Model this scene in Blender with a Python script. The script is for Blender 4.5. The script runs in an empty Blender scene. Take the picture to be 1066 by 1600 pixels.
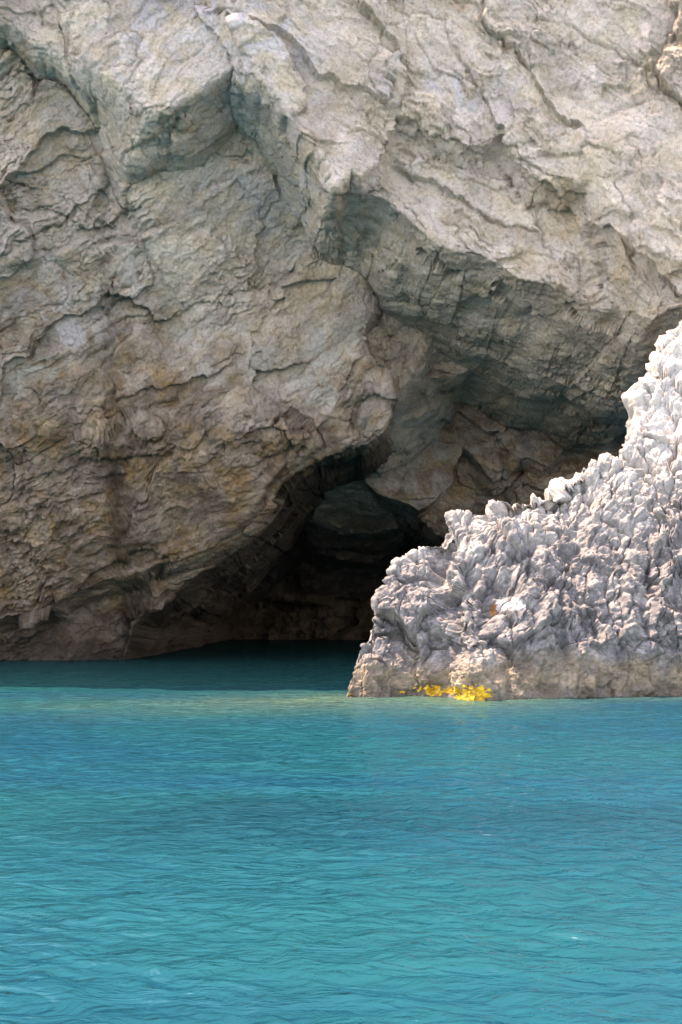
import bpy, math
import numpy as np

# ------------------------------------------------------------------ camera, sky, sun, exposure
scn = bpy.context.scene
CAM_H = 3.0
cam_d = bpy.data.cameras.new("camera")
cam = bpy.data.objects.new("camera", cam_d)
scn.collection.objects.link(cam)
cam.location = (0, 0, CAM_H)
cam.rotation_euler = (math.radians(90), 0, 0)
cam_d.sensor_fit = 'VERTICAL'
cam_d.sensor_height = 36.0
cam_d.sensor_width = 36.0
cam_d.lens = 50.0
cam_d.shift_y = 140.0 / 1600.0
cam_d.clip_end = 2000.0
scn.camera = cam

SUN_ELEV = math.radians(64)
SUN_AZ = math.radians(60)          # to the left of straight ahead
S = np.array([-math.sin(SUN_AZ) * math.cos(SUN_ELEV), math.cos(SUN_AZ) * math.cos(SUN_ELEV), math.sin(SUN_ELEV)])

world = bpy.data.worlds.new("World")
scn.world = world
world.use_nodes = True
wn = world.node_tree
sky = wn.nodes.new("ShaderNodeTexSky")
sky.sky_type = 'NISHITA'
sky.sun_disc = False
sky.sun_elevation = SUN_ELEV
sky.sun_rotation = -SUN_AZ         # 0 looks along +Y
sky.air_density = 1.0
sky.dust_density = 1.2
sky.ozone_density = 0.3
bg = wn.nodes["Background"]
bg.inputs["Strength"].default_value = 0.15
wn.links.new(sky.outputs[0], bg.inputs[0])

sun_d = bpy.data.lights.new("sun", 'SUN')
sun_d.energy = 2.0
sun_d.angle = math.radians(0.5)
sun_d.color = (1.0, 0.95, 0.88)
sun = bpy.data.objects.new("sun", sun_d)
scn.collection.objects.link(sun)
sun.location = (-20, 30, 80)
from mathutils import Vector
sun.rotation_euler = Vector(S).to_track_quat('Z', 'Y').to_euler()

scn.view_settings.view_transform = 'Standard'
scn.view_settings.look = 'None'
scn.view_settings.gamma = 1.0
scn.view_settings.use_curve_mapping = False
scn.view_settings.exposure = 2.75
scn.view_settings.use_white_balance = True
scn.view_settings.white_balance_temperature = 9300
scn.view_settings.white_balance_tint = 26
scn.render.engine = 'CYCLES'
scn.cycles.use_denoising = True
scn.cycles.max_bounces = 5
scn.cycles.diffuse_bounces = 3

# ------------------------------------------------------------------ numpy noise
F32 = np.float32

def _hash(ix, iy, iz, seed):
    with np.errstate(over='ignore'):
        h = (ix.astype(np.uint32) * np.uint32(0x8da6b343)) ^ (iy.astype(np.uint32) * np.uint32(0xd8163841)) \
            ^ (iz.astype(np.uint32) * np.uint32(0xcb1ab31f)) ^ np.uint32((seed * 0x9E3779B1 + 0x7F4A7C15) & 0xffffffff)
        h ^= h >> np.uint32(15); h *= np.uint32(0x2c1b3c6d); h ^= h >> np.uint32(12)
        h *= np.uint32(0x297a2d39); h ^= h >> np.uint32(15)
    return h

_ang = np.random.RandomState(5)
_G = _ang.normal(size=(256, 3)); _G /= np.linalg.norm(_G, axis=1)[:, None]; _G = _G.astype(F32)

def perlin(p, scale=1.0, seed=0):
    """gradient noise about -0.8..0.8; p is (n,3); scale = wavelength in metres"""
    q = (p / F32(scale)).astype(F32)
    i = np.floor(q); f = q - i
    i = i.astype(np.int32)
    u = f * f * f * (f * (f * 6 - 15) + 10)
    out = None
    acc = np.zeros(len(q), F32)
    for dx in (0, 1):
        wx = u[:, 0] if dx else 1 - u[:, 0]
        for dy in (0, 1):
            wxy = wx * (u[:, 1] if dy else 1 - u[:, 1])
            for dz in (0, 1):
                w = wxy * (u[:, 2] if dz else 1 - u[:, 2])
                g = _G[_hash(i[:, 0] + dx, i[:, 1] + dy, i[:, 2] + dz, seed) & np.uint32(255)]
                acc += w * (g[:, 0] * (f[:, 0] - dx) + g[:, 1] * (f[:, 1] - dy) + g[:, 2] * (f[:, 2] - dz))
    return acc * F32(1.5)

def fbm(p, scale, octaves=4, gain=0.5, seed=0, ridged=False, lac=2.03):
    out = np.zeros(len(p), F32); a = 1.0
    for o in range(octaves):
        n = perlin(p, scale / lac ** o, seed + 17 * o)
        out += F32(a) * ((1 - 2 * np.abs(n)) if ridged else n)
        a *= gain
    return out

def worley(p, scale, seed=0, jitter=0.9):
    """returns F1, F2 (in cell units), offset from the nearest point (n,3) in cell units, id hash"""
    q = (p / F32(scale)).astype(F32)
    i = np.floor(q); f = q - i
    i = i.astype(np.int32)
    n = len(q)
    F1 = np.full(n, 9, F32); F2 = np.full(n, 9, F32)
    off = np.zeros((n, 3), F32); cid = np.zeros(n, np.uint32)
    c255 = F32(jitter / 1023.0); b = F32(0.5 - jitter / 2)
    for dx in (-1, 0, 1):
        for dy in (-1, 0, 1):
            for dz in (-1, 0, 1):
                h = _hash(i[:, 0] + dx, i[:, 1] + dy, i[:, 2] + dz, seed)
                rx = f[:, 0] - (dx + b + (h & np.uint32(1023)) * c255)
                ry = f[:, 1] - (dy + b + ((h >> np.uint32(10)) & np.uint32(1023)) * c255)
                rz = f[:, 2] - (dz + b + ((h >> np.uint32(20)) & np.uint32(1023)) * c255)
                d = rx * rx + ry * ry + rz * rz
                m = d < F1
                F2 = np.where(m, F1, np.minimum(F2, d))
                F1 = np.where(m, d, F1)
                cid = np.where(m, h, cid)
                off[m, 0] = rx[m]; off[m, 1] = ry[m]; off[m, 2] = rz[m]
    return np.sqrt(F1), np.sqrt(F2), off, cid

def rnd(cid, k):
    """random 0..1 from a cell id"""
    z = np.zeros(len(cid), np.int32)
    return (_hash(cid.astype(np.int64).astype(np.uint32), z, z, 101 + k) & np.uint32(65535)).astype(F32) / F32(65535)

def facets(p, scale, seed=0, tilt=1.0, step=0.3):
    """broken rock: each Voronoi cell is a plane of its own tilt and height (in metres/scale)"""
    f1, f2, off, cid = worley(p, scale, seed)
    h = F32(0)
    for k in range(3):
        h = h + off[:, k] * (rnd(cid, k) * 2 - 1) * F32(tilt)
    h = h + (rnd(cid, 7) * 2 - 1) * F32(step)
    return h * F32(scale), (f2 - f1), cid

def sstep(a, b, x):
    t = np.clip((x - a) / (b - a), 0, 1)
    return t * t * (3 - 2 * t)

# ------------------------------------------------------------------ mesh helpers
C = scn.collection

def grid_normals(P):
    """P (r,c,3) -> unit normals, pointing to the camera side"""
    du = np.empty_like(P); dv = np.empty_like(P)
    du[:, 1:-1] = P[:, 2:] - P[:, :-2]; du[:, 0] = P[:, 1] - P[:, 0]; du[:, -1] = P[:, -1] - P[:, -2]
    dv[1:-1] = P[2:] - P[:-2]; dv[0] = P[1] - P[0]; dv[-1] = P[-1] - P[-2]
    n = np.cross(du, dv)
    n /= np.maximum(np.linalg.norm(n, axis=2, keepdims=True), 1e-9)
    return n

def blur(A, n):
    for _ in range(n):
        B = A.copy()
        B[1:-1] = (A[:-2] + 2 * A[1:-1] + A[2:]) / 4
        A = B.copy()
        A[:, 1:-1] = (B[:, :-2] + 2 * B[:, 1:-1] + B[:, 2:]) / 4
    return A

def quads_of(r, c):
    idx = np.arange(r * c, dtype=np.int32).reshape(r, c)
    return np.stack([idx[:-1, :-1], idx[:-1, 1:], idx[1:, 1:], idx[1:, :-1]], axis=-1).reshape(-1, 4)

def make_mesh(name, V, Q, mat, normals=None, attrs=None):
    used = np.unique(Q)
    remap = np.full(len(V), -1, np.int32); remap[used] = np.arange(len(used))
    V2 = V[used].astype(F32); Q2 = remap[Q].astype(np.int32)
    me = bpy.data.meshes.new(name)
    nq = len(Q2); k = Q2.shape[1]
    me.vertices.add(len(V2)); me.vertices.foreach_set("co", V2.ravel())
    me.loops.add(nq * k); me.loops.foreach_set("vertex_index", Q2.ravel())
    me.polygons.add(nq)
    me.polygons.foreach_set("loop_start", np.arange(0, nq * k, k, dtype=np.int32))
    me.polygons.foreach_set("use_smooth", np.ones(nq, dtype=bool))
    me.update(calc_edges=True)
    for an, A in (attrs or {}).items():
        at = me.attributes.new(an, 'FLOAT_COLOR', 'POINT')
        at.data.foreach_set("color", A[used].astype(F32).ravel())
    if normals is not None:
        me.normals_split_custom_set_from_vertices(normals[used].astype(F32))
    me.materials.append(mat)
    return me

def add_obj(name, me, parent=None, label=None, cat=None, kind=None, group=None):
    o = bpy.data.objects.new(name, me)
    C.objects.link(o)
    if parent is not None: o.parent = parent
    if label: o["label"] = label
    if cat: o["category"] = cat
    if kind: o["kind"] = kind
    if group: o["group"] = group
    return o

# ------------------------------------------------------------------ plan measurements (metres)
FPX = 50.0 / 36.0 * 1600.0
def ray_plane(px, py, Y0, x0, z0, gx, gz):
    """where a sight line meets the plane Y = Y0 + gx (x-x0) + gz (z-z0); gives x, z, Y"""
    a = (px - 533.0) / FPX; b = (940.0 - py) / FPX
    Y = (Y0 - gx * x0 + gz * (CAM_H - z0)) / (1 - gx * a - gz * b)
    return a * Y, CAM_H + b * Y, Y

# ------------------------------------------------------------------ materials
def nodes(name):
    m = bpy.data.materials.new(name); m.use_nodes = True
    nt = m.node_tree; b = nt.nodes["Principled BSDF"]
    return m, nt, b

class NB:
    """tiny node builder"""
    def __init__(s, nt): s.nt = nt; s.tc = None
    def n(s, t, **kw):
        x = s.nt.nodes.new(t)
        for k, v in kw.items(): setattr(x, k, v)
        return x
    def l(s, a, b): s.nt.links.new(a, b)
    def coord(s):
        if s.tc is None: s.tc = s.n("ShaderNodeTexCoord")
        return s.tc.outputs["Object"]
    def mapping(s, scale=(1, 1, 1), rot=(0, 0, 0)):
        m = s.n("ShaderNodeMapping"); m.inputs["Scale"].default_value = scale; m.inputs["Rotation"].default_value = rot
        s.l(s.coord(), m.inputs["Vector"]); return m.outputs[0]
    def noise(s, scale, detail=6, rough=0.55, dist=0.0, vec=None, lac=2.0):
        x = s.n("ShaderNodeTexNoise"); x.inputs["Scale"].default_value = scale; x.inputs["Detail"].default_value = detail
        x.inputs["Roughness"].default_value = rough; x.inputs["Distortion"].default_value = dist
        x.inputs["Lacunarity"].default_value = lac
        s.l(vec if vec is not None else s.coord(), x.inputs["Vector"]); return x.outputs["Fac"]
    def voro(s, scale, feature='F1', vec=None):
        x = s.n("ShaderNodeTexVoronoi"); x.feature = feature; x.inputs["Scale"].default_value = scale
        s.l(vec if vec is not None else s.coord(), x.inputs["Vector"]); return x.outputs[0]
    def ramp(s, fac, stops):
        x = s.n("ShaderNodeValToRGB"); cr = x.color_ramp
        while len(cr.elements) < len(stops): cr.elements.new(0.5)
        for e, (p, c) in zip(cr.elements, stops):
            e.position = p; e.color = (*c, 1) if len(c) == 3 else c
        s.l(fac, x.inputs[0]); return x.outputs[0]
    def rng(s, v, a, b, c=0.0, d=1.0):
        x = s.n("ShaderNodeMapRange"); x.interpolation_type = 'SMOOTHSTEP'
        for k, val in zip(("From Min", "From Max", "To Min", "To Max"), (a, b, c, d)): x.inputs[k].default_value = val
        s.l(v, x.inputs[0]); return x.outputs[0]
    def math(s, op, a, b=None, clamp=False):
        x = s.n("ShaderNodeMath", operation=op, use_clamp=clamp)
        for k, v in ((0, a), (1, b)):
            if v is None: continue
            if isinstance(v, (int, float)): x.inputs[k].default_value = v
            else: s.l(v, x.inputs[k])
        return x.outputs[0]
    def mix(s, fac, a, b, blend='MIX'):
        x = s.n("ShaderNodeMix", data_type='RGBA', blend_type=blend)
        for k, v in ((0, fac), (6, a), (7, b)):
            if isinstance(v, (int, float)): x.inputs[k].default_value = v
            elif isinstance(v, tuple): x.inputs[k].default_value = (*v, 1)
            else: s.l(v, x.inputs[k])
        return x.outputs[2]
    def attr(s, name):
        x = s.n("ShaderNodeAttribute"); x.attribute_name = name
        sp = s.n("ShaderNodeSeparateColor"); s.l(x.outputs["Color"], sp.inputs[0])
        return sp.outputs[0], sp.outputs[1], sp.outputs[2], x.outputs["Alpha"]
    def bump(s, h, strength, dist, prev=None):
        x = s.n("ShaderNodeBump"); x.inputs["Strength"].default_value = strength; x.inputs["Distance"].default_value = dist
        s.l(h, x.inputs["Height"])
        if prev is not None: s.l(prev, x.inputs["Normal"])
        return x.outputs[0]

def cliff_material():
    m, nt, b = nodes("cliff_limestone"); k = NB(nt)
    och, grn, pale, wet = k.attr("tint")
    big = k.noise(0.16, 5, 0.55, 0.4)
    mid = k.noise(0.9, 7, 0.62, 0.6)
    fine = k.noise(7.0, 7, 0.7, 0.3)
    base = k.ramp(big, [(0.32, (0.46, 0.375, 0.275)), (0.5, (0.55, 0.45, 0.335)), (0.68, (0.52, 0.39, 0.255))])
    base = k.mix(k.rng(mid, 0.42, 0.66), base, (0.61, 0.51, 0.40))
    base = k.mix(k.math('MULTIPLY', k.rng(k.noise(1.7, 5, 0.6, 1.0), 0.56, 0.7), 0.45), base, (0.43, 0.32, 0.205))
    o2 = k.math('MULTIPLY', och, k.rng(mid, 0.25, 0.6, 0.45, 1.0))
    oc = k.ramp(k.noise(0.55, 6, 0.6, 0.5), [(0.3, (0.10, 0.064, 0.039)), (0.5, (0.15, 0.093, 0.052)), (0.62, (0.225, 0.128, 0.047)), (0.75, (0.155, 0.11, 0.08))])  # brown rock, deepened to carry shade on the lower wall
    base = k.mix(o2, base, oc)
    base = k.mix(k.math('MULTIPLY', grn, k.rng(k.noise(0.8, 5, 0.6, 0.5), 0.35, 0.6)), base, (0.34, 0.345, 0.285))
    base = k.mix(k.math('MULTIPLY', pale, k.rng(k.noise(0.7, 6, 0.65, 0.8), 0.38, 0.62)), base, (0.54, 0.49, 0.475))
    base = k.mix(k.math('MULTIPLY', wet, k.rng(k.noise(0.5, 6, 0.65, 0.8), 0.2, 0.6, 0.6, 1.0)), base, (0.058, 0.045, 0.036))  # damp by the waterline; inside the cave, shade painted as dark rock
    # block to block differences and dirt in the cracks
    b1, b2, ck, b4 = k.attr("bed")
    tone = k.math('ADD', k.math('MULTIPLY', b1, 0.22), k.math('ADD', k.math('MULTIPLY', b2, 0.20), k.math('MULTIPLY', b4, 0.12)))
    tone = k.math('ADD', tone, 0.72)
    tn = k.n("ShaderNodeCombineColor")
    for i in range(3): k.l(tone, tn.inputs[i])
    base = k.mix(1.0, base, tn.outputs[0], 'MULTIPLY')
    base = k.mix(k.math('MULTIPLY', ck, 0.35), base, (0.15, 0.125, 0.10))
    # dark lichen seams and specks
    sp = k.rng(k.noise(2.6, 8, 0.72, 0.8), 0.60, 0.72)
    base = k.mix(k.math('MULTIPLY', sp, 0.45), base, (0.17, 0.16, 0.15))
    base = k.mix(1.0, base, k.ramp(fine, [(0.28, (0.55, 0.54, 0.53)), (0.48, (1, 1, 1)), (0.72, (1.22, 1.22, 1.22))]), 'MULTIPLY')
    nt.links.new(base, b.inputs["Base Color"])
    b.inputs["Roughness"].default_value = 0.85
    b.inputs["Specular IOR Level"].default_value = 0.25
    n1 = k.bump(k.noise(2.4, 9, 0.68, 0.5), 0.9, 0.16)
    n2 = k.bump(k.noise(8.0, 6, 0.75, 0.4), 1.0, 0.10, n1)
    nt.links.new(n2, b.inputs["Normal"])
    return m

def rock_material():
    m, nt, b = nodes("weathered_rock"); k = NB(nt)
    tan, grey, white, wet = k.attr("tint")
    mid = k.noise(1.3, 7, 0.62, 0.6); fine = k.noise(10.0, 7, 0.7, 0.3)
    base = k.ramp(mid, [(0.3, (0.37, 0.35, 0.328)), (0.5, (0.46, 0.435, 0.405)), (0.7, (0.51, 0.47, 0.42))])
    base = k.mix(k.math('MULTIPLY', k.rng(k.noise(1.9, 5, 0.6, 0.8), 0.52, 0.68), 0.4), base, (0.55, 0.45, 0.35))
    base = k.mix(k.math('MULTIPLY', grey, k.rng(k.noise(2.2, 7, 0.68, 0.6), 0.3, 0.62, 0.45, 1.0)), base, (0.082, 0.080, 0.086))
    tc = k.ramp(k.noise(1.5, 6, 0.65, 0.8), [(0.3, (0.13, 0.10, 0.068)), (0.5, (0.22, 0.17, 0.115)), (0.68, (0.33, 0.25, 0.165))])
    base = k.mix(k.math('MULTIPLY', tan, k.rng(mid, 0.25, 0.55, 0.5, 1.0)), base, tc)
    sp = k.rng(k.noise(5.0, 8, 0.75, 0.8), 0.53, 0.64)
    base = k.mix(k.math('MULTIPLY', sp, k.math('ADD', k.math('MULTIPLY', grey, 0.45), 0.3)), base, (0.085, 0.082, 0.088))
    base = k.mix(wet, base, (0.12, 0.10, 0.075))
    base = k.mix(1.0, base, k.ramp(fine, [(0.25, (0.72, 0.72, 0.72)), (0.5, (1, 1, 1)), (0.75, (1.14, 1.14, 1.14))]), 'MULTIPLY')
    nt.links.new(base, b.inputs["Base Color"])
    b.inputs["Roughness"].default_value = 0.8
    b.inputs["Specular IOR Level"].default_value = 0.25
    n1 = k.bump(k.noise(6.0, 8, 0.7, 0.4), 0.8, 0.06)
    n2 = k.bump(k.noise(22.0, 5, 0.7, 0.2), 0.6, 0.02, n1)
    nt.links.new(n2, b.inputs["Normal"])
    return m

def plain_material(name, c1, c2, scale, rough=0.7):
    m, nt, b = nodes(name); k = NB(nt)
    nt.links.new(k.ramp(k.noise(scale, 6, 0.65), [(0.35, c1), (0.65, c2)]), b.inputs["Base Color"])
    b.inputs["Roughness"].default_value = rough
    nt.links.new(k.bump(k.noise(scale * 3, 5, 0.65), 0.6, 0.02), b.inputs["Normal"])
    return m

def water_material():
    m, nt, b = nodes("sea_water"); k = NB(nt)
    shal, deep, shade_zone, _ = k.attr("tint")
    v = k.mapping((0.06, 0.10, 1))
    col = k.ramp(k.noise(1.0, 4, 0.5, 0.6, vec=v), [(0.32, (0.0, 0.043, 0.083)), (0.5, (0.0, 0.056, 0.080)), (0.66, (0.0, 0.064, 0.075))])
    col = k.mix(k.math('MULTIPLY', deep, 0.7), col, (0.001, 0.030, 0.048))
    col = k.mix(shade_zone, col, (0.005, 0.072, 0.066))  # lighter teal painted in to lift the cliff-shadowed water
    col = k.mix(k.math('MULTIPLY', shal, k.rng(k.noise(1.2, 5, 0.6, 0.4), 0.25, 0.6, 0.6, 1.0)), col, (0.06, 0.115, 0.085))
    # lit body of the water under a surface sheen (seen through a polarising filter)
    nt.nodes.remove(b)
    body = k.n("ShaderNodeBsdfDiffuse"); gl = k.n("ShaderNodeBsdfGlossy"); fr = k.n("ShaderNodeFresnel"); mx = k.n("ShaderNodeMixShader")
    nt.links.new(col, body.inputs["Color"])
    gl.inputs["Color"].default_value = (0.32, 0.52, 0.68, 1); gl.inputs["Roughness"].default_value = 0.03
    fr.inputs["IOR"].default_value = 1.28
    k.l(fr.outputs[0], mx.inputs[0]); k.l(body.outputs[0], mx.inputs[1]); k.l(gl.outputs[0], mx.inputs[2])
    k.l(mx.outputs[0], nt.nodes["Material Output"].inputs["Surface"])
    v2 = k.mapping((2.6, 3.4, 1))
    n0 = k.bump(k.noise(1.0, 3, 0.5, 1.2, vec=k.mapping((1.1, 1.7, 1), (0, 0, 0.25))), 1.0, 0.10)
    n1 = k.bump(k.noise(1.0, 5, 0.55, 1.0, vec=v2), 1.0, 0.045, n0)
    upn = k.n("ShaderNodeCombineXYZ"); upn.inputs[2].default_value = 1.0    # light wells up evenly, whatever the ripple's slope
    nt.links.new(upn.outputs[0], body.inputs["Normal"])
    for nd in (gl, fr): nt.links.new(n1, nd.inputs["Normal"])
    return m

# ------------------------------------------------------------------ the cliff
def poly_sdf(x, z, poly):
    """distance to a polygon in the plane, negative inside"""
    n = len(x); d2 = np.full(n, 1e9, F32); inside = np.zeros(n, bool)
    m = len(poly)
    for i in range(m):
        ax, az = poly[i]; bx, bz = poly[(i + 1) % m]
        ex, ez = bx - ax, bz - az
        L = ex * ex + ez * ez + 1e-9
        t = np.clip(((x - ax) * ex + (z - az) * ez) / L, 0, 1)
        dx = x - ax - t * ex; dz = z - az - t * ez
        d2 = np.minimum(d2, dx * dx + dz * dz)
        cond = ((az > z) != (bz > z)) & (x < (bx - ax) * (z - az) / (bz - az + 1e-12) + ax)
        inside ^= cond
    d = np.sqrt(d2)
    return np.where(inside, -d, d)

# name of the part, Y at the reference pixel, slopes dY/dx and dY/dz, overhang slope, lip rounding, dip of the strata, outline
LAYERS = [
 ("cave_wall",       (480, 850, 104.0), 0.10, -1.7, 0.0, 0.0, 20, None),
 ("lower_wall",      (200, 800, 67.4), 0.08, -0.34, 26.0, 0.3, 33,
   [(-500,-500),(700,-500),(620,330),(590,400),(582,470),(566,530),(580,575),(612,600),(600,655),(560,690),(515,705),(470,740),(420,790),(370,835),(330,880),(290,910),(245,945),(225,960),(205,985),(192,1050),(190,1120),(-500,1120)]),
 ("dome_slab",       (420, 420, 64.2), 0.14, -0.42, 1.4, 0.2, 33,
   [(150,200),(215,330),(250,420),(300,495),(340,508),(400,545),(440,602),(480,585),(520,530),(548,470),(556,400),(575,200)]),
 ("brown_spur",      (520, 650, 66.1), 0.05, -0.22, 11.0, 0.3, 33,
   [(250,560),(300,450),(560,520),(612,598),(604,640),(598,660),(560,692),(515,708),(470,740),(425,785),(375,832),(340,800)]),
 ("wall_flake",      (120, 600, 65.2), 0.03, -0.22, 2.0, 0.2, 33,
   [(-500,250),(330,300),(380,540),(330,598),(290,612),(215,642),(130,692),(60,737),(0,748),(-500,800)]),
 ("wall_flake",      (300, 780, 66.1), 0.03, -0.22, 3.0, 0.2, 33,
   [(-100,800),(100,690),(400,600),(500,690),(440,745),(380,795),(330,850),(270,872),(150,930),(80,962),(-100,985)]),
 ("wall_flake",      (60, 250, 61.8), 0.03, -0.26, 1.0, 0.2, 33,
   [(-500,-200),(90,-200),(120,180),(150,260),(125,330),(100,390),(60,370),(20,400),(-500,420)]),
 ("inner_dome",      (720, 500, 72.0), 0.05, -0.50, 14.0, 0.4, -25,
   [(520,250),(1300,300),(1300,640),(1010,605),(960,588),(905,600),(860,642),(800,600),(740,572),(680,612),(640,605),(612,622),(580,560),(585,480),(560,400)]),
 ("dome_return",     (600, 480, 67.2), 0.75, -0.30, 2.0, 0.2, -28,
   [(530,340),(600,300),(680,380),(690,480),(650,590),(612,604),(560,590),(540,540)]),
 ("inner_dome_flake",(740, 480, 70.3), 0.0, -0.40, 5.0, 0.3, -28,
   [(605,500),(600,400),(700,350),(800,430),(845,512),(800,560),(740,577),(690,592),(640,602),(610,570)]),
 ("inner_dome_flake",(930, 530, 70.2), -0.05, -0.40, 5.0, 0.3, -35,
   [(800,400),(1200,380),(1200,600),(1000,580),(965,560),(930,572),(890,545),(850,520)]),
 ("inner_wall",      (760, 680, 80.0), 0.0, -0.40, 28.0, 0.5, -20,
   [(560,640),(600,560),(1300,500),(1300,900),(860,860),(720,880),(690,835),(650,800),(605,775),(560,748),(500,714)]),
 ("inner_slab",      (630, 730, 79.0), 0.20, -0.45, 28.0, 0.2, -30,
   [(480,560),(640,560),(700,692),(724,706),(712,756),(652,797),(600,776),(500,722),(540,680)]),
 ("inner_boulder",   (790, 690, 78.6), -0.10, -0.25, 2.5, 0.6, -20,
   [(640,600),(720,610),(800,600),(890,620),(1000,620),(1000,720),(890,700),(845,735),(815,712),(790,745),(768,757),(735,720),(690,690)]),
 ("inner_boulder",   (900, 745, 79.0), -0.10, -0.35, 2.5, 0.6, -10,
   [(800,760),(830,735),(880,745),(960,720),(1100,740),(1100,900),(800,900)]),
 ("upper_undercut",  (200, 190, 60.4), -0.05, -0.50, 3.0, 0.2, 35,
   [(60,-100),(118,98),(150,150),(172,188),(197,252),(245,220),(290,192),(352,146),(420,60),(400,-100)]),
 ("upper_face",      (533, 100, 58.9), 0.0, -0.03, 9.0, 0.3, -28,
   [(-500,-900),(-500,15),(0,25),(45,60),(80,70),(118,98),(200,110),(300,100),(350,145),(385,138),(422,150),(442,188),(478,240),(500,270),(525,308),(545,290),(582,328),(640,372),(700,398),(760,410),(800,432),(850,458),(910,492),(960,498),(1010,520),(1050,500),(1090,480),(1600,520),(1600,-900)]),
 ("upper_block",     (290, 130, 57.6), -0.10, 0.10, 1.3, 0.15, 35,
   [(0,-300),(90,30),(125,80),(160,112),(230,168),(285,190),(350,144),(400,138),(450,100),(470,20),(470,-300)]),
 ("hanging_rib",     (490, 230, 56.7), 0.22, 0.12, 1.8, 0.15, -28,
   [(330,-300),(345,0),(385,80),(425,140),(445,188),(480,240),(525,308),(545,290),(590,260),(650,100),(650,-300)]),
 ("middle_ledge",    (640, 170, 57.9), -0.04, 0.16, 1.4, 0.15, -28,
   [(430,-100),(480,150),(550,186),(600,192),(640,188),(700,192),(752,180),(800,-100)]),
 ("middle_ledge",    (720, 350, 58.3), 0.0, 0.10, 4.0, 0.3, -28,
   [(400,100),(545,150),(560,300),(600,332),(650,372),(700,402),(770,424),(830,432),(900,472),(965,520),(1010,500),(1000,200)]),
 ("right_bulge",     (900, 250, 56.8), -0.12, 0.10, 1.3, 0.4, -40,
   [(300,-900),(540,100),(600,170),(640,185),(720,218),(790,210),(850,287),(930,275),(950,332),(975,402),(1040,472),(1090,500),(1600,520),(1600,-900)]),
 ("right_bulge",     (1010, 300, 55.8), -0.20, 0.16, 1.4, 0.3, -40,
   [(500,-900),(780,90),(890,170),(930,262),(955,312),(1000,332),(1020,382),(1066,402),(1600,430),(1600,-900)]),
]

WALL = ("lower_wall", "brown_spur", "wall_flake")
PLAIN = {"cave_wall": ("cave_wall", "wet rock deep inside the sea cave, shade painted into its colour"), "lower_wall": ("rock_wall", "tan and brown wall leaning out over the water"),
         "dome_slab": ("dome_slab", "smooth grey slab curving in under the overhang"), "brown_spur": ("spur", "brown spur of rock above the cave mouth"),
         "inner_dome": ("vault", None), "inner_dome_flake": ("vault_flake", None), "dome_return": ("rock_fold", None),
         "inner_wall": ("recess_wall", "shaded brown rock at the back of the arch"), "inner_slab": ("smooth_slab", "smooth ochre slab under the arch"),
         "inner_boulder": ("rock_lobe", None), "upper_undercut": ("undercut", None), "upper_face": ("overhang", "pale overhang whose lip falls away in a long diagonal"),
         "upper_block": ("hanging_block", "pale angular block with a shaded underside"), "middle_ledge": ("ledge", None), "right_bulge": ("rock_bulge", None)}
HOST = {"brown_spur": "lower_wall", "wall_flake": "lower_wall", "dome_slab": "lower_wall", "inner_dome_flake": "inner_dome", "inner_slab": "inner_wall",
        "inner_boulder": "inner_wall", "upper_block": "upper_undercut", "hanging_rib": "upper_face", "middle_ledge": "upper_face", "right_bulge": "upper_face"}
def rim_height(x):
    return 29.0 + 22.0 * sstep(-9.0, -18.0, x)  # unseen rim, its height set to place the cliff's shadow

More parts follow.
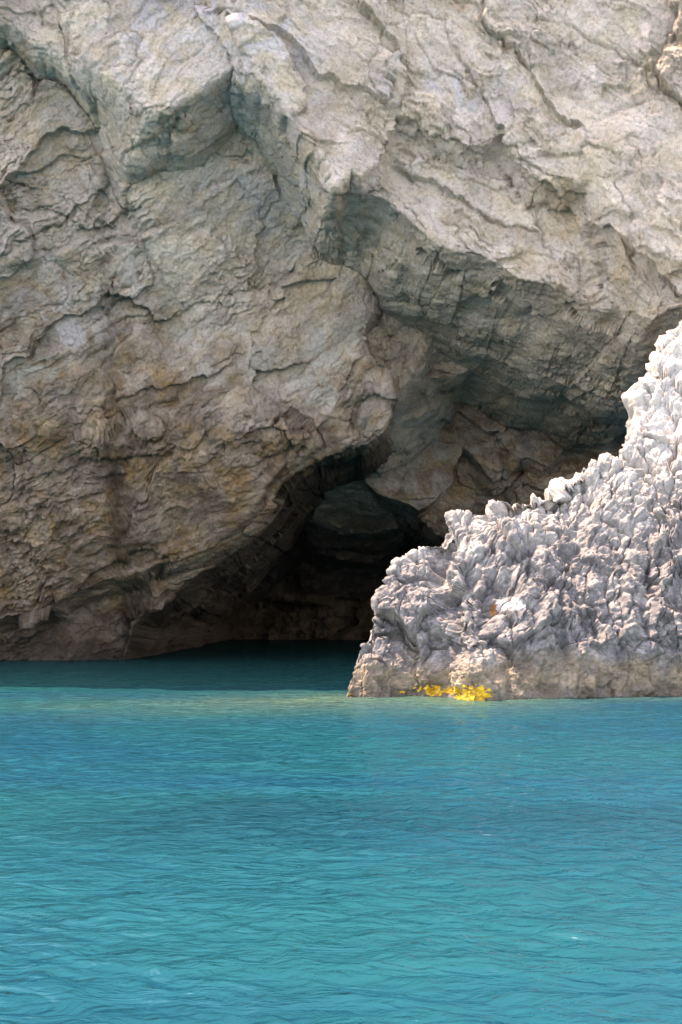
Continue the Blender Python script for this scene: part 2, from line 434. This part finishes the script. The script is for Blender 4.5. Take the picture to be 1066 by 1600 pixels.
def build_cliff():
    # grid in plan: x across, z up; fine where the picture looks, coarser beyond
    xf = np.arange(-17.5, 17.5, 0.04)
    xl = -17.5 - np.cumsum(0.05 * 1.09 ** np.arange(1, 46)); xr = 17.5 + np.cumsum(0.05 * 1.09 ** np.arange(1, 46))
    X = np.concatenate([xl[::-1], xf, xr])
    zf = np.linspace(-0.9, 28.0, 745)
    n_up = 24
    up = np.linspace(0, 1, n_up + 1)[1:] ** 1.35
    r, c = len(zf) + n_up, len(X)
    ZZ = np.empty((r, c)); ZZ[:len(zf)] = zf[:, None]
    ZZ[len(zf):] = 28.0 + up[:, None] * (rim_height(X)[None, :] - 28.0)
    def base_surface(x, z, detail=True):
        p0 = np.stack([x, np.zeros_like(x), z], 1)
        # uneven outlines: the plan position is warped before distances are taken
        wx = 0.9 * fbm(p0, 5.0, 3, seed=1) + 0.12 * fbm(p0, 1.4, 2, 0.5, seed=2)
        wz = 0.9 * fbm(p0, 5.0, 3, seed=3) + 0.12 * fbm(p0, 1.4, 2, 0.5, seed=4)
        xw = x + (0.5 * wx).astype(F32); zw = z + (0.5 * wz).astype(F32)
        if detail:
            fx, _, _ = facets(p0, 1.1, seed=5, tilt=0.0, step=0.05)
            fz, _, _ = facets(p0, 0.9, seed=6, tilt=0.0, step=0.05)
            xw = xw + fx; zw = zw + fz
        best = None; lips = {}
        for li, (nm, ref, gx, gz, kout, rd, dip, poly) in enumerate(LAYERS):
            Y0 = ref[2]; x0 = (ref[0] - 533) * Y0 / FPX; z0 = CAM_H + (940 - ref[1]) * Y0 / FPX
            Y = Y0 + gx * (np.clip(x, -22, 22) - x0) + gz * (np.minimum(z, 31.0) - z0)
            if nm in WALL: Y = Y + 0.30 * np.maximum(11.0 - z, 0)             # the wall leans out over the water
            if poly is None:
                Y = np.clip(Y, 90.0, 112.0)
            else:
                pw = []
                for (px, py) in poly:
                    a, b_, _ = ray_plane(px, py, Y0, x0, z0, gx, gz)
                    pw.append((a, b_))
                d = poly_sdf(xw, zw, pw)
                if nm in ("lower_wall", "upper_undercut", "upper_face", "inner_dome", "inner_wall"): lips[nm] = np.maximum(d, 0)
                host = HOST.get(nm)
                if host: Y = Y + (22.0 if host in ("lower_wall", "inner_wall", "inner_dome") else 8.0) * (lips[host] if host in ("lower_wall", "inner_wall") else lips[host] ** 2 / (lips[host] + 0.8))
                dp = np.maximum(d, 0)
                if nm in ("upper_face", "upper_undercut", "inner_dome"): dp = dp * dp / (dp + 0.8)
                Y = Y + kout * dp + 0.30 * np.maximum(d, 0) ** 2
                Y = Y + rd * np.exp(np.minimum(d, 0) / 0.55) * 0.5
            if best is None:
                best = Y.copy(); lid = np.zeros(len(x), np.int32)
            else:
                lid[Y < best] = li
                h = np.clip(0.5 + 0.5 * (best - Y) / 0.12, 0, 1)      # short smooth join
                best = best * (1 - h) + Y * h - 0.12 * h * (1 - h)
        return best, lid
    # rows close up where the rock runs away from the viewer, so that undersides keep their grain
    si, sj = 4, 4
    Zc = ZZ[:len(zf):si, ::sj]; Xc = np.broadcast_to(X[::sj], Zc.shape)
    Yc, _ = base_surface(Xc.ravel().astype(F32), Zc.ravel().astype(F32), False)
    Yc = Yc.reshape(Zc.shape)
    sl = np.clip(np.abs(np.gradient(Yc, axis=0) / np.gradient(Zc, axis=0)), 0, 9.0)
    dens = blur(np.sqrt(1 + (0.55 * sl) ** 2), 5)
    cum = np.concatenate([np.zeros((1, Zc.shape[1])), np.cumsum((dens[1:] + dens[:-1]) / 2, 0)], 0)
    cum /= cum[-1:]
    tt = np.linspace(0, 1, len(zf))
    Zn = np.stack([np.interp(tt, cum[:, j], Zc[:, j]) for j in range(Zc.shape[1])], 1)
    jj = np.arange(c) / sj
    j0 = np.minimum(np.floor(jj).astype(int), Zn.shape[1] - 2); jf = np.minimum(jj - j0, 1.0)
    ZZ[:len(zf)] = Zn[:, j0] * (1 - jf) + Zn[:, j0 + 1] * jf
    XX = np.broadcast_to(X, (r, c))
    x = XX.ravel().astype(F32); z = ZZ.ravel().astype(F32)
    Y, lid = base_surface(x, z)
    # above the picture the face leans back to the rim
    Y = Y + np.maximum(z - 31, 0) * 0.10
    P = np.stack([x, Y, z], 1).reshape(r, c, 3)
    N = -grid_normals(blur(P, 6))
    N = np.where((N[..., 1:2] > 0), -N, N).reshape(-1, 3).astype(F32)
    p = P.reshape(-1, 3).astype(F32)
    # --- detail along the surface normal
    dip = np.radians(np.array([L[6] for L in LAYERS], float))[lid].reshape(r, c)
    dip = dip.ravel()
    ca, sa = np.cos(dip), np.sin(dip)
    al = (p[:, 0] * ca + p[:, 2] * sa); ac = (-p[:, 0] * sa + p[:, 2] * ca)
    w1 = fbm(p, 2.6, 4, 0.55, seed=11); w2 = fbm(p + 31.7, 2.6, 4, 0.55, seed=12)
    q = np.stack([al * 0.42 + 0.4 * w1, p[:, 1] * 0.8, ac + 0.5 * w2], 1).astype(F32)   # stretched along the beds
    disp = np.zeros(len(p), F32)
    lowf = fbm(p, 7.0, 3, 0.5, seed=20)
    disp += 0.45 * lowf
    face = np.clip(np.abs(N[:, 1]) * 1.5 - 0.2, 0.42, 1)                       # less break-up on steep returns
    h1, e1, c1 = facets(q, 2.9, seed=21, tilt=0.42, step=0.13)
    h2, e2, c2 = facets(q + 0.15 * np.stack([w2, w1, w1], 1), 0.9, seed=22, tilt=0.50, step=0.20)
    h3, e3, c3 = facets(q, 0.36, seed=23, tilt=0.6, step=0.25)
    rough = np.clip(0.55 + 1.6 * fbm(p, 4.5, 3, seed=25), 0.12, 1.5) * face
    h4, e4, c4 = facets(q, 0.17, seed=24, tilt=0.7, step=0.25)
    disp += h1 * 0.5 * (0.3 + 0.7 * face) + h2 * (0.12 * face + 0.34 * rough) + h3 * (0.12 * face + 0.38 * rough) + h4 * (0.12 * face + 0.45 * rough)
    # flakes: beds that build out downwards and break off
    for per, amp, sd in ((2.3, 0.20, 31), (0.7, 0.075, 32), (0.24, 0.04, 33)):
        t = (ac + 0.62 * per * fbm(p, per * 2.6, 4, 0.5, seed=sd) + 0.12 * h2 + 0.12 * p[:, 1]) / per
        k = np.floor(t); saw = 1 - (t - k)
        saw = np.where(saw < 0.9, saw / 0.9, (1 - saw) / 0.1)
        msk = sstep(0.0, 0.4, fbm(p, per * 3.0, 3, seed=sd + 7))
        disp += F32(amp) * (saw.astype(F32) - 0.5) * msk * (0.5 + 0.7 * rough)
    disp += 0.09 * fbm(p, 1.3, 5, 0.55, seed=41, ridged=True) * (0.2 + rough)
    disp += 0.03 * fbm(p, 0.35, 3, 0.6, seed=44)
    # hairline cracks
    crack = np.exp(-(e1 / 0.035) ** 2) * sstep(-0.1, 0.3, perlin(p, 3.1, 51)) * 0.08 + np.exp(-(e2 / 0.05) ** 2) * sstep(0.0, 0.3, perlin(p, 2.1, 52)) * 0.07
    disp -= crack.astype(F32)
    bed = np.clip(np.stack([rnd(c2, 9), rnd(c3, 9), np.clip(crack * 7, 0, 1), rnd(c1, 9)], 1), 0, 1)
    smooth_slab = (lid == [i for i, L in enumerate(LAYERS) if L[0] == "inner_slab"][0])
    disp = np.where(smooth_slab, disp * 0.35, disp)
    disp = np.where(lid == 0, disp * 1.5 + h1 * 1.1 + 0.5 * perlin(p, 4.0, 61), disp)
    p = p + N * disp[:, None]
    P = p.reshape(r, c, 3)
    # --- pigment zones, with shade painted into the lower wall and cave
    def blob(px, py, rx, ry, Y=63.0):
        bx = (px - 533) * Y / FPX; bz = CAM_H + (940 - py) * Y / FPX
        sx = rx * Y / FPX; sz = ry * Y / FPX
        d = ((x + 1.2 * w1 - bx) / sx) ** 2 + ((z + 1.2 * w2 - bz) / sz) ** 2
        return np.exp(-d)
    wall = np.isin(lid, [i for i, L in enumerate(LAYERS) if L[0] in ("lower_wall", "brown_spur", "wall_flake")])
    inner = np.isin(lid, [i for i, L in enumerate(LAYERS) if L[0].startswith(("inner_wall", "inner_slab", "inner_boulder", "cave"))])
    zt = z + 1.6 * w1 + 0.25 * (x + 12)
    och = np.where(wall, 0.25 + 0.72 * sstep(20.5, 13.0, zt), 0.0) + np.where(inner, 0.85, 0.0)  # brown rock; its darkness also paints shade low on the wall
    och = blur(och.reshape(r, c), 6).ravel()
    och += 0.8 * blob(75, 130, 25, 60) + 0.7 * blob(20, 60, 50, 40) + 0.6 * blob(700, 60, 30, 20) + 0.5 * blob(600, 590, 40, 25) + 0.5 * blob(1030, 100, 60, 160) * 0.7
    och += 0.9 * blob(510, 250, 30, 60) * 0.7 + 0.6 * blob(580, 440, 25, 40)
    grn = 0.8 * blob(60, 560, 80, 50) + 0.7 * blob(200, 420, 90, 40) + 0.8 * blob(440, 560, 90, 40) + 0.6 * blob(290, 480, 60, 30) + 0.2 * blob(130, 90, 60, 60) + 0.8 * blob(540, 540, 60, 50) + 0.5 * blob(680, 640, 120, 20) + 0.6 * blob(100, 360, 60, 30)
    pale = 0.9 * blob(700, 215, 80, 40) + 0.8 * blob(310, 100, 120, 80) + 0.7 * blob(440, 160, 60, 60) + 0.6 * blob(400, 330, 100, 40) + 0.5 * blob(100, 500, 60, 40) + 0.8 * blob(650, 750, 30, 40, 69) + 0.6 * blob(400, 640, 50, 30) + 0.4
    pale = np.where(wall & (zt < 15), pale * 0.4, pale)
    inner = np.isin(lid, [i for i, L in enumerate(LAYERS) if L[0].startswith(("inner", "dome_return"))])
    wet = 0.9 * sstep(4.6, 0.4, z + 1.4 * w1) + 0.95 * sstep(68.0, 73.0, Y + 0.3 * np.minimum(z - 11, 0)) * sstep(14.0, 10.0, z) * ~inner + np.where(lid == 0, 0.95, 0.0) + np.where(inner, 0.9 * sstep(9.5, 6.5, z), 0.0) + 0.5 * blob(300, 765, 70, 14) * 1.2 + 0.5 * blob(200, 690, 60, 14)  # waterline damp; shade painted into cave and recess walls; two darker streaks
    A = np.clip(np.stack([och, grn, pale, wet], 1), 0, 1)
    # --- unseen top and back, raised to block bright sky; closes the mass
    P[0, :, 2] = -4.0                                                   # runs on below the water
    top = P[-1]
    rows = []
    for dy, ab in ((0.6, 29.6), (2, 32), (6, 39), (12, 58), (22, 90), (45, 138)):
        t = top.copy(); t[:, 1] = top[:, 1] + dy; t[:, 2] = np.maximum(top[:, 2] + 0.5, ab) + 0.8 * perlin(t.astype(F32), 3.0, 71); rows.append(t)
    t = rows[-1].copy(); t[:, 1] = 128; rows.append(t)
    t = t.copy(); t[:, 2] = -1.0; rows.append(t)
    P2 = np.concatenate([P, np.stack(rows)], 0)
    P2[:, 0, 1] = 128.0; P2[:, -1, 1] = 128.0                           # closed ends
    r2 = P2.shape[0]
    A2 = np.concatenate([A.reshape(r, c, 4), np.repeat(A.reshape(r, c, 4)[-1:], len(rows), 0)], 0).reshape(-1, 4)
    B2 = np.concatenate([bed.reshape(r, c, 4), np.repeat(bed.reshape(r, c, 4)[-1:], len(rows), 0)], 0).reshape(-1, 4)
    Q = quads_of(r2, c)[:, ::-1]
    lid2 = np.concatenate([lid.reshape(r, c), np.full((len(rows), c), 99)], 0).ravel()
    qid = lid2[Q[:, 0]]
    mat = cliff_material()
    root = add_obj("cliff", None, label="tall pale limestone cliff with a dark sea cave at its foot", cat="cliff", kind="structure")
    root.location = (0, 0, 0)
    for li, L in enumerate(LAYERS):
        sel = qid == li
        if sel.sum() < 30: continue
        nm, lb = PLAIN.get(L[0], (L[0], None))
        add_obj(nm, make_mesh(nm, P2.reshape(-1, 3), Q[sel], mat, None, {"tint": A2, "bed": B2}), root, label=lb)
    sel = qid == 99
    add_obj("unseen_clifftop", make_mesh("unseen_clifftop", P2.reshape(-1, 3), Q[sel], mat, None, {"tint": A2, "bed": B2}), root)
    return root

build_cliff()

# ------------------------------------------------------------------ the sunlit outcrop
CREST = [(529,1094),(536,1070),(548,1040),(572,1000),(590,955),(602,915),(625,880),(645,862),(668,850),(694,838),(704,806),(722,798),(752,796),(775,780),(800,768),(845,762),(872,742),(905,728),(945,720),(970,705),(990,684),(1002,645),(1008,610),(1018,580),(1030,545),(1048,520),(1066,502),(1110,470),(1170,430),(1240,420),(1300,470),(1360,600),(1420,760)]
FOOT = [(529,1093),(560,1090),(620,1088),(680,1089),(735,1096),(790,1093),(860,1091),(940,1089),(1066,1087),(1200,1090),(1420,1086)]

def build_outcrop():
    Yb = lambda py: CAM_H * FPX / (py - 940.0)
    # crest in world: depth grows with height
    cx, cy, cz = [], [], []
    for px, py in CREST:
        b = (940 - py) / FPX
        # Y = Y1 + s*z , z = CAM_H + b Y
        Y1, s = 44.6, 0.66
        Y = (Y1 + s * CAM_H) / (1 - s * b)
        cx.append((px - 533) * Y / FPX); cy.append(Y); cz.append(CAM_H + b * Y)
    fx = [(px - 533) * Yb(py) / FPX for px, py in FOOT]; fy = [Yb(py) for px, py in FOOT]
    xd = np.linspace(-0.075, cx[-1] + 0.5, 4000); zd = np.interp(xd, cx, cz)
    wgt = np.where(xd < 11.6, 1.0, 0.25)                                # columns follow the run of the crest
    arc = np.concatenate([[0], np.cumsum(np.hypot(np.diff(xd), 0.6 * np.diff(zd)) * wgt[1:])])
    X = np.interp(np.linspace(0, arc[-1], 640), arc, xd)
    nv, nb = 430, 50
    zc = np.interp(X, cx, cz); yc = np.interp(X, cx, cy); yf = np.interp(X, fx, fy)
    yc = np.maximum(yc, yf + 0.25)
    v = np.linspace(0, 1, nv)[:, None]
    # front: from below the water up to the crest, steeper at the foot
    zz = -0.6 + v * (zc + 0.6)[None, :]
    prof = 0.10 * v + 0.90 * v ** 1.65
    yy = (yf - 0.1)[None, :] + prof * (yc - yf + 0.1)[None, :]
    xx = np.broadcast_to(X, zz.shape)
    t = np.linspace(0, 1, nb + 1)[1:][:, None]
    zb = zc[None, :] - (t ** 1.3) * (zc + 0.6)[None, :]
    yb = yc[None, :] + (t ** 0.8) * (0.45 * zc + 1.0)[None, :]
    P = np.stack([np.concatenate([xx, np.broadcast_to(X, zb.shape)]), np.concatenate([yy, yb]), np.concatenate([zz, zb])], -1)
    r, c = P.shape[:2]
    P0 = P.copy()
    N = -grid_normals(blur(P, 10))
    # outward = away from the core line
    core = np.stack([xx[0] + 0.5, (yf + yc) / 2 + 0.6, zc * 0.3], -1)[None]
    sgn = np.sign(np.sum(N * (P - core), -1, keepdims=True)); sgn[sgn == 0] = 1
    N = (N * sgn).reshape(-1, 3).astype(F32)
    p = P.reshape(-1, 3).astype(F32)
    x, y, z = p[:, 0], p[:, 1], p[:, 2]
    disp = np.zeros(len(p), F32)
    # large masses and gullies
    disp += 0.40 * fbm(p, 3.2, 2, 0.5, seed=201)
    def pxw(px, py, Y=46.5): return ((px - 533) * Y / FPX, CAM_H + (940 - py) * Y / FPX)
    wgx = 0.35 * fbm(p, 1.2, 3, seed=203); wgz = 0.35 * fbm(p, 1.2, 3, seed=204)
    def gully(pts, w, depth):
        nonlocal disp
        d = np.full(len(p), 1e9, F32); pw = [pxw(*q) for q in pts]
        for (ax, az), (bx, bz) in zip(pw[:-1], pw[1:]):
            ex, ez = bx - ax, bz - az
            tt = np.clip(((x + wgx - ax) * ex + (z + wgz - az) * ez) / (ex * ex + ez * ez), 0, 1)
            d = np.minimum(d, np.hypot(x + wgx - ax - tt * ex, z + wgz - az - tt * ez))
        front = (np.arange(r * c) // c) < nv
        disp -= (0.65 * depth * np.exp(-(d / w) ** 2) * front).astype(F32)
    gully([(705,840),(690,900),(700,960),(690,1010),(675,1080)], 0.22, 0.45)
    gully([(850,840),(815,880),(770,925),(745,975),(700,1000)], 0.30, 0.55)
    gully([(940,740),(930,800),(910,850),(870,900)], 0.22, 0.40)
    gully([(1066,860),(1010,900),(1000,960),(985,1000)], 0.25, 0.5)
    gully([(860,930),(870,1000),(840,1060)], 0.22, 0.35)
    gully([(745,1060),(770,1035),(820,1030)], 0.15, 0.25)
    gully([(1000,690),(1040,720),(1066,730)], 0.2, 0.4)
    def bulge(px, py, rx, ry, h):
        nonlocal disp
        bx, bz = pxw(px, py); sx, sz = rx * 46.5 / FPX, ry * 46.5 / FPX
        front = (np.arange(r * c) // c) < nv
        disp += (0.65 * h * np.exp(-((x - bx) / sx) ** 2 - ((z - bz) / sz) ** 2) * front).astype(F32)
    bulge(740, 1020, 60, 60, 0.55); bulge(860, 965, 60, 45, 0.5); bulge(620, 960, 45, 80, 0.3)
    bulge(1030, 960, 50, 80, 0.45); bulge(800, 850, 70, 50, 0.25); bulge(930, 1040, 90, 40, 0.3)
    # knobbly karst: rounded lumps with sharp clefts, drawn out up the slope near the crest
    top = sstep(3.5, 7.0, z + 0.9 * fbm(p, 3.0, 2, seed=206) - 0.25 * (x - 4))
    wv = np.stack([fbm(p, 1.1, 3, seed=211), fbm(p, 1.1, 3, seed=212), fbm(p, 1.1, 3, seed=213)], 1) * F32(0.32)
    def lumps(scale, stretch, seed, sharp=0.0):
        q = (p + wv * min(1.0, scale * 1.4)) * np.array([1, 0.8, stretch], F32)
        f1, f2, off, cid = worley(q, scale, seed)
        dome = np.sqrt(np.clip(1 - (f1 / 0.95) ** 2, 0.0, 1)) - 0.6
        fac = sum(off[:, i] * (rnd(cid, 10 + i) * 2 - 1) for i in range(3))
        return (0.75 * dome * (0.55 + 0.9 * rnd(cid, 3)) + 0.75 * fac + (rnd(cid, 5) - 0.5) * 0.5).astype(F32) * F32(scale), f2 - f1
    hb, eb, cb = facets((p + wv) * np.array([1, 0.8, 0.7], F32), 1.9, seed=220, tilt=0.55, step=0.22)
    l1, e1 = lumps(1.15, 0.45, 221); l2, e2 = lumps(0.52, 0.6, 222); l3, e3 = lumps(0.26, 0.75, 223); l4, e4 = lumps(0.12, 0.8, 224)
    band = sstep(0.9, 1.9, z + 0.35 * fbm(p, 1.0, 3, seed=215))      # the foot is washed smoother
    var = np.clip(0.65 + 1.6 * fbm(p, 1.8, 3, seed=216), 0.08, 1.5)
    var2 = np.clip(0.7 + 1.6 * fbm(p, 2.6, 2, seed=217), 0.1, 1.5)
    hc, ec, cc = facets((p + 0.5 * wv) * np.array([1, 0.8, 0.8], F32), 0.7, seed=225, tilt=0.65, step=0.25)
    disp += 0.30 * hc * (0.3 + 0.7 * band) * np.clip(1.5 - var2, 0.2, 1)
    ridge_f = (1 - 0.6 * sstep(0.78, 0.95, (np.arange(r * c) // c) / float(nv))).astype(F32)
    disp += (0.5 * hb * ridge_f + 0.46 * ridge_f * l1 * (0.6 + 0.5 * top) + 0.6 * l2 * var2) * (0.35 + 0.65 * band)
    disp += (0.34 * l3 * var + 0.28 * l4 * (0.3 + 0.7 * var2)) * (0.4 + 0.6 * band)
    disp -= (0.10 * np.exp(-(e1 / 0.06) ** 2) + 0.08 * np.exp(-(e2 / 0.07) ** 2) + 0.10 * np.exp(-(eb / 0.04) ** 2)).astype(F32) * (0.3 + 0.7 * band)
    disp += 0.10 * fbm(p, 0.8, 4, 0.6, seed=231, ridged=True) + 0.02 * fbm(p, 0.12, 2, 0.6, seed=235)
    disp -= F32(0.36)
    # pinnacles along the crest
    vrow = (np.arange(r * c) // c) / float(nv)
    disp -= (0.15 * sstep(0.6, 0.95, vrow) * sstep(2.6, 3.6, x) * (1 - 2.2 * sstep(8.0, 9.5, x)) - 0.15 * sstep(3.5, 2.0, x) * sstep(0.8, 2.2, z)).astype(F32)
    disp *= (1 + 0.15 * np.exp(-((vrow - 1.0) / 0.12) ** 2)).astype(F32)
    disp = disp * np.clip(0.25 + (z + 0.6) * 0.9, 0.25, 1)
    p = p + N * disp[:, None]
    P = p.reshape(r, c, 3)
    z = p[:, 2]; x = p[:, 0]
    n1 = fbm(p, 1.6, 4, 0.6, seed=241); n2 = fbm(p, 0.7, 3, 0.6, seed=242)
    tan = sstep(1.55, 0.75, z + 0.45 * n1 - 0.12 * np.sin(x)) * 0.95
    grey = sstep(9.2, 3.0, z + 2.2 * n1 + 0.8 * n2 - 0.15 * (x - 4)) * 0.9
    wet = 0.75 * sstep(0.55, 0.25, z + 0.25 * n2) * sstep(-0.35, 0.3, n1) + 0.8 * sstep(0.38, 0.08, z + 0.3 * n2)
    tan = np.where(z < 0.4, tan * sstep(0.05, 0.35, z + 0.15 * n2), tan)
    A = np.clip(np.stack([tan, grey, np.zeros_like(tan), wet], 1), 0, 1)
    Q = quads_of(r, c)
    # parts
    rr = (np.arange(r * c) // c)
    part = np.full(r * c, 0)                                            # ridge
    part[(x > 9.4 - 0.2 * n1) & (z > 6.3 + 0.8 * n1)] = 1               # pinnacle
    part[(x < 3.2 + 0.5 * n1 - 0.06 * z) & (z > 1.0)] = 2               # left buttress
    part[(z < 1.15 + 0.4 * n1)] = 3                                     # foot
    bx, bz = pxw(862, 960); part[(((x - bx) / 1.5) ** 2 + ((z - bz) / 1.1) ** 2 + 0.35 * n1 < 1) & (part == 0) & (rr < nv)] = 4
    gx, gz = pxw(790, 945); mk = ((x - gx - 0.1 * n2) / 0.46) ** 2 + ((z - gz + 0.18 * (x - gx) ** 2 * 2) / 0.2) ** 2 + 2.0 * n2 < 0.9
    part[mk & (rr < nv)] = 5
    gx2, gz2 = pxw(766, 958); part[(np.hypot(x - gx2, z - gz2) < 0.11) & (rr < nv)] = 6
    names = ["ridge", "pinnacle", "buttress", "foot", "knoll", "bird_droppings", "rust_stain"]
    mat = rock_material()
    guano = plain_material("bird_lime", (0.40, 0.39, 0.38), (0.74, 0.74, 0.73), 9.0)
    rust = plain_material("rust", (0.26, 0.10, 0.03), (0.45, 0.20, 0.07), 12.0)
    root = add_obj("rock_outcrop", None, label="sunlit knobbly white and grey rock rising from the water in front of the cave", cat="rock")
    pid = part[Q[:, 0]]
    # all parts take their normals from the whole surface
    Nf = grid_normals(P)
    for i, nm in enumerate(names):
        sel = pid == i
        if sel.sum() < 3: continue
        me = make_mesh(nm, p, Q[sel], guano if i == 5 else rust if i == 6 else mat, None, {"tint": A})
        o = add_obj(nm, me, root)
        if nm == "foot": o["label"] = "tan washed band of rock along the waterline"
        if nm == "bird_droppings": o["label"] = "small patch of white bird droppings"
        if nm == "rust_stain": o["label"] = "small rust orange spot"
    # yellow algae at the waterline
    alg = plain_material("yellow_algae", (0.30, 0.16, 0.015), (0.66, 0.39, 0.012), 8.0, 0.7)
    ppx = 533 + p[:, 0] * FPX / p[:, 1]; ppy = 940 - (p[:, 2] - CAM_H) * FPX / p[:, 1]
    an = fbm(p, 0.14, 3, 0.65, seed=261); ah = np.abs(fbm(p, 0.09, 3, 0.6, seed=262))
    Nn = grid_normals(P).reshape(-1, 3); Nn = np.where(Nn[:, 1:2] > 0, -Nn, Nn)
    front = rr < nv
    lift = p + Nn * (0.004 + 0.025 * ah)[:, None]
    for (cx_, cy_, rx, ry, t) in ((541,1084,8,4,0.55), (628,1081,6,4,0.5), (655,1076,9,5,0.6), (680,1079,16,10,1.0), (706,1080,20,8,0.95), (740,1085,28,14,1.15)):
        f = 1 - ((ppx - cx_) / rx) ** 2 - ((ppy - cy_) / ry) ** 2 + 1.0 * an
        m = (f > 1 - t) & front & (p[:, 2] > -0.08)
        qs = Q[m[Q].all(1)]
        if len(qs) < 4: continue
        add_obj("algae_patch", make_mesh("algae_patch", lift, qs, alg), root, label="bright yellow algae crust on the wet rock", kind="stuff")
    return root, P

outcrop, ROCK = build_outcrop()

# ------------------------------------------------------------------ the sea
def build_sea():
    # rows get longer with distance; a band in front of the cliff, then coarse out to the horizon all round
    yn = [7.0]
    while yn[-1] < 116: yn.append(yn[-1] + 0.012 + 0.0031 * (yn[-1] - 7) ** 1.05)
    Yr = np.array(yn)
    u = np.linspace(-1, 1, 470)
    half = 4.0 + Yr * 0.34
    XX = u[None, :] * half[:, None]
    YY = np.broadcast_to(Yr[:, None], XX.shape)
    x = XX.ravel(); y = YY.ravel()
    rs = np.random.RandomState(12)
    z = np.zeros(len(x)); 
    p = np.stack([x, y, np.zeros_like(x)], 1).astype(F32)
    env = 1.0 + 0.6 * fbm(p, 9.0, 2, seed=301)
    env2 = 1.0 + 0.5 * fbm(p, 3.0, 2, seed=302)
    wxp = x + 0.5 * fbm(p, 2.5, 2, seed=303); wyp = y + 0.5 * fbm(p, 2.5, 2, seed=304)
    for i in range(80):
        lam = 0.12 * (20 ** (i / 79.0))
        th = rs.normal(math.radians(80), math.radians(52))
        k = 2 * math.pi / lam
        amp = lam / 6.283 * (0.020 if lam < 0.28 else 0.021 if lam < 0.9 else 0.010) * rs.uniform(0.6, 1.3)
        ph = rs.uniform(0, 6.28)
        a = k * (wxp * math.cos(th) + wyp * math.sin(th)) + ph
        e = env2 if lam < 0.8 else env
        fade = np.clip(lam / (0.004 * y * 2.5) - 0.3, 0, 1) if lam < 0.8 else 1.0
        z += amp * e * fade * (2 * ((np.sin(a) + 1) / 2) ** 1.6 - 0.9)
    calm = 1 - 0.6 * sstep(48, 62, y)
    z = z * calm
    V = np.stack([x, y, z], 1)
    # depth tint: shallow ledge round the outcrop, deep elsewhere, cliff shadow painted lighter
    fxs = ROCK[60:200:6].reshape(-1, 3); fxs = fxs[(fxs[:, 2] < 0.5)]
    foot = ROCK[30, ::6]
    d = np.full(len(x), 1e9)
    for fxp, fyp, _ in foot[::3]:
        d = np.minimum(d, np.hypot((x - fxp) * 0.7, y - fyp))
    w = fbm(p, 4.0, 3, seed=311)
    shal = np.exp(-np.maximum(d - 0.1, 0) / (1.5 + 0.7 * w)) * 0.85 + 0.45 * np.exp(-((y - 42 - 0.1 * x) / 4.5) ** 2) * sstep(-14, -2, x + 3 * w) * sstep(9, 3, x)
    deep = np.exp(-((y - 19.5 - 1.5 * w) / 2.0) ** 2) * sstep(-6, -2, x) * 0.8 + sstep(0.3, 0.7, w) * 0.3
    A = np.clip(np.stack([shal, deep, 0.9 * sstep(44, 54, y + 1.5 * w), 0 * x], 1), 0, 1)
    mat = water_material()
    me = make_mesh("sea", V, quads_of(*XX.shape), mat, None, {"tint": A})
    o = add_obj("sea", me, label="clear turquoise rippled sea water filling the cove", cat="sea", kind="structure")
    # the open sea beyond the cove, a little lower so that the sheets do not meet
    bx = []
    ring = np.array([(-900, -900), (900, -900), (900, 140), (-900, 140)], float)
    V2 = np.array([(*q, -0.22) for q in ring])
    me2 = make_mesh("open_sea", V2, np.array([[0, 1, 2, 3]], np.int32), mat, None, {"tint": np.tile([0, 0.2, 0, 0], (4, 1))})
    add_obj("open_sea", me2, o)
build_sea()
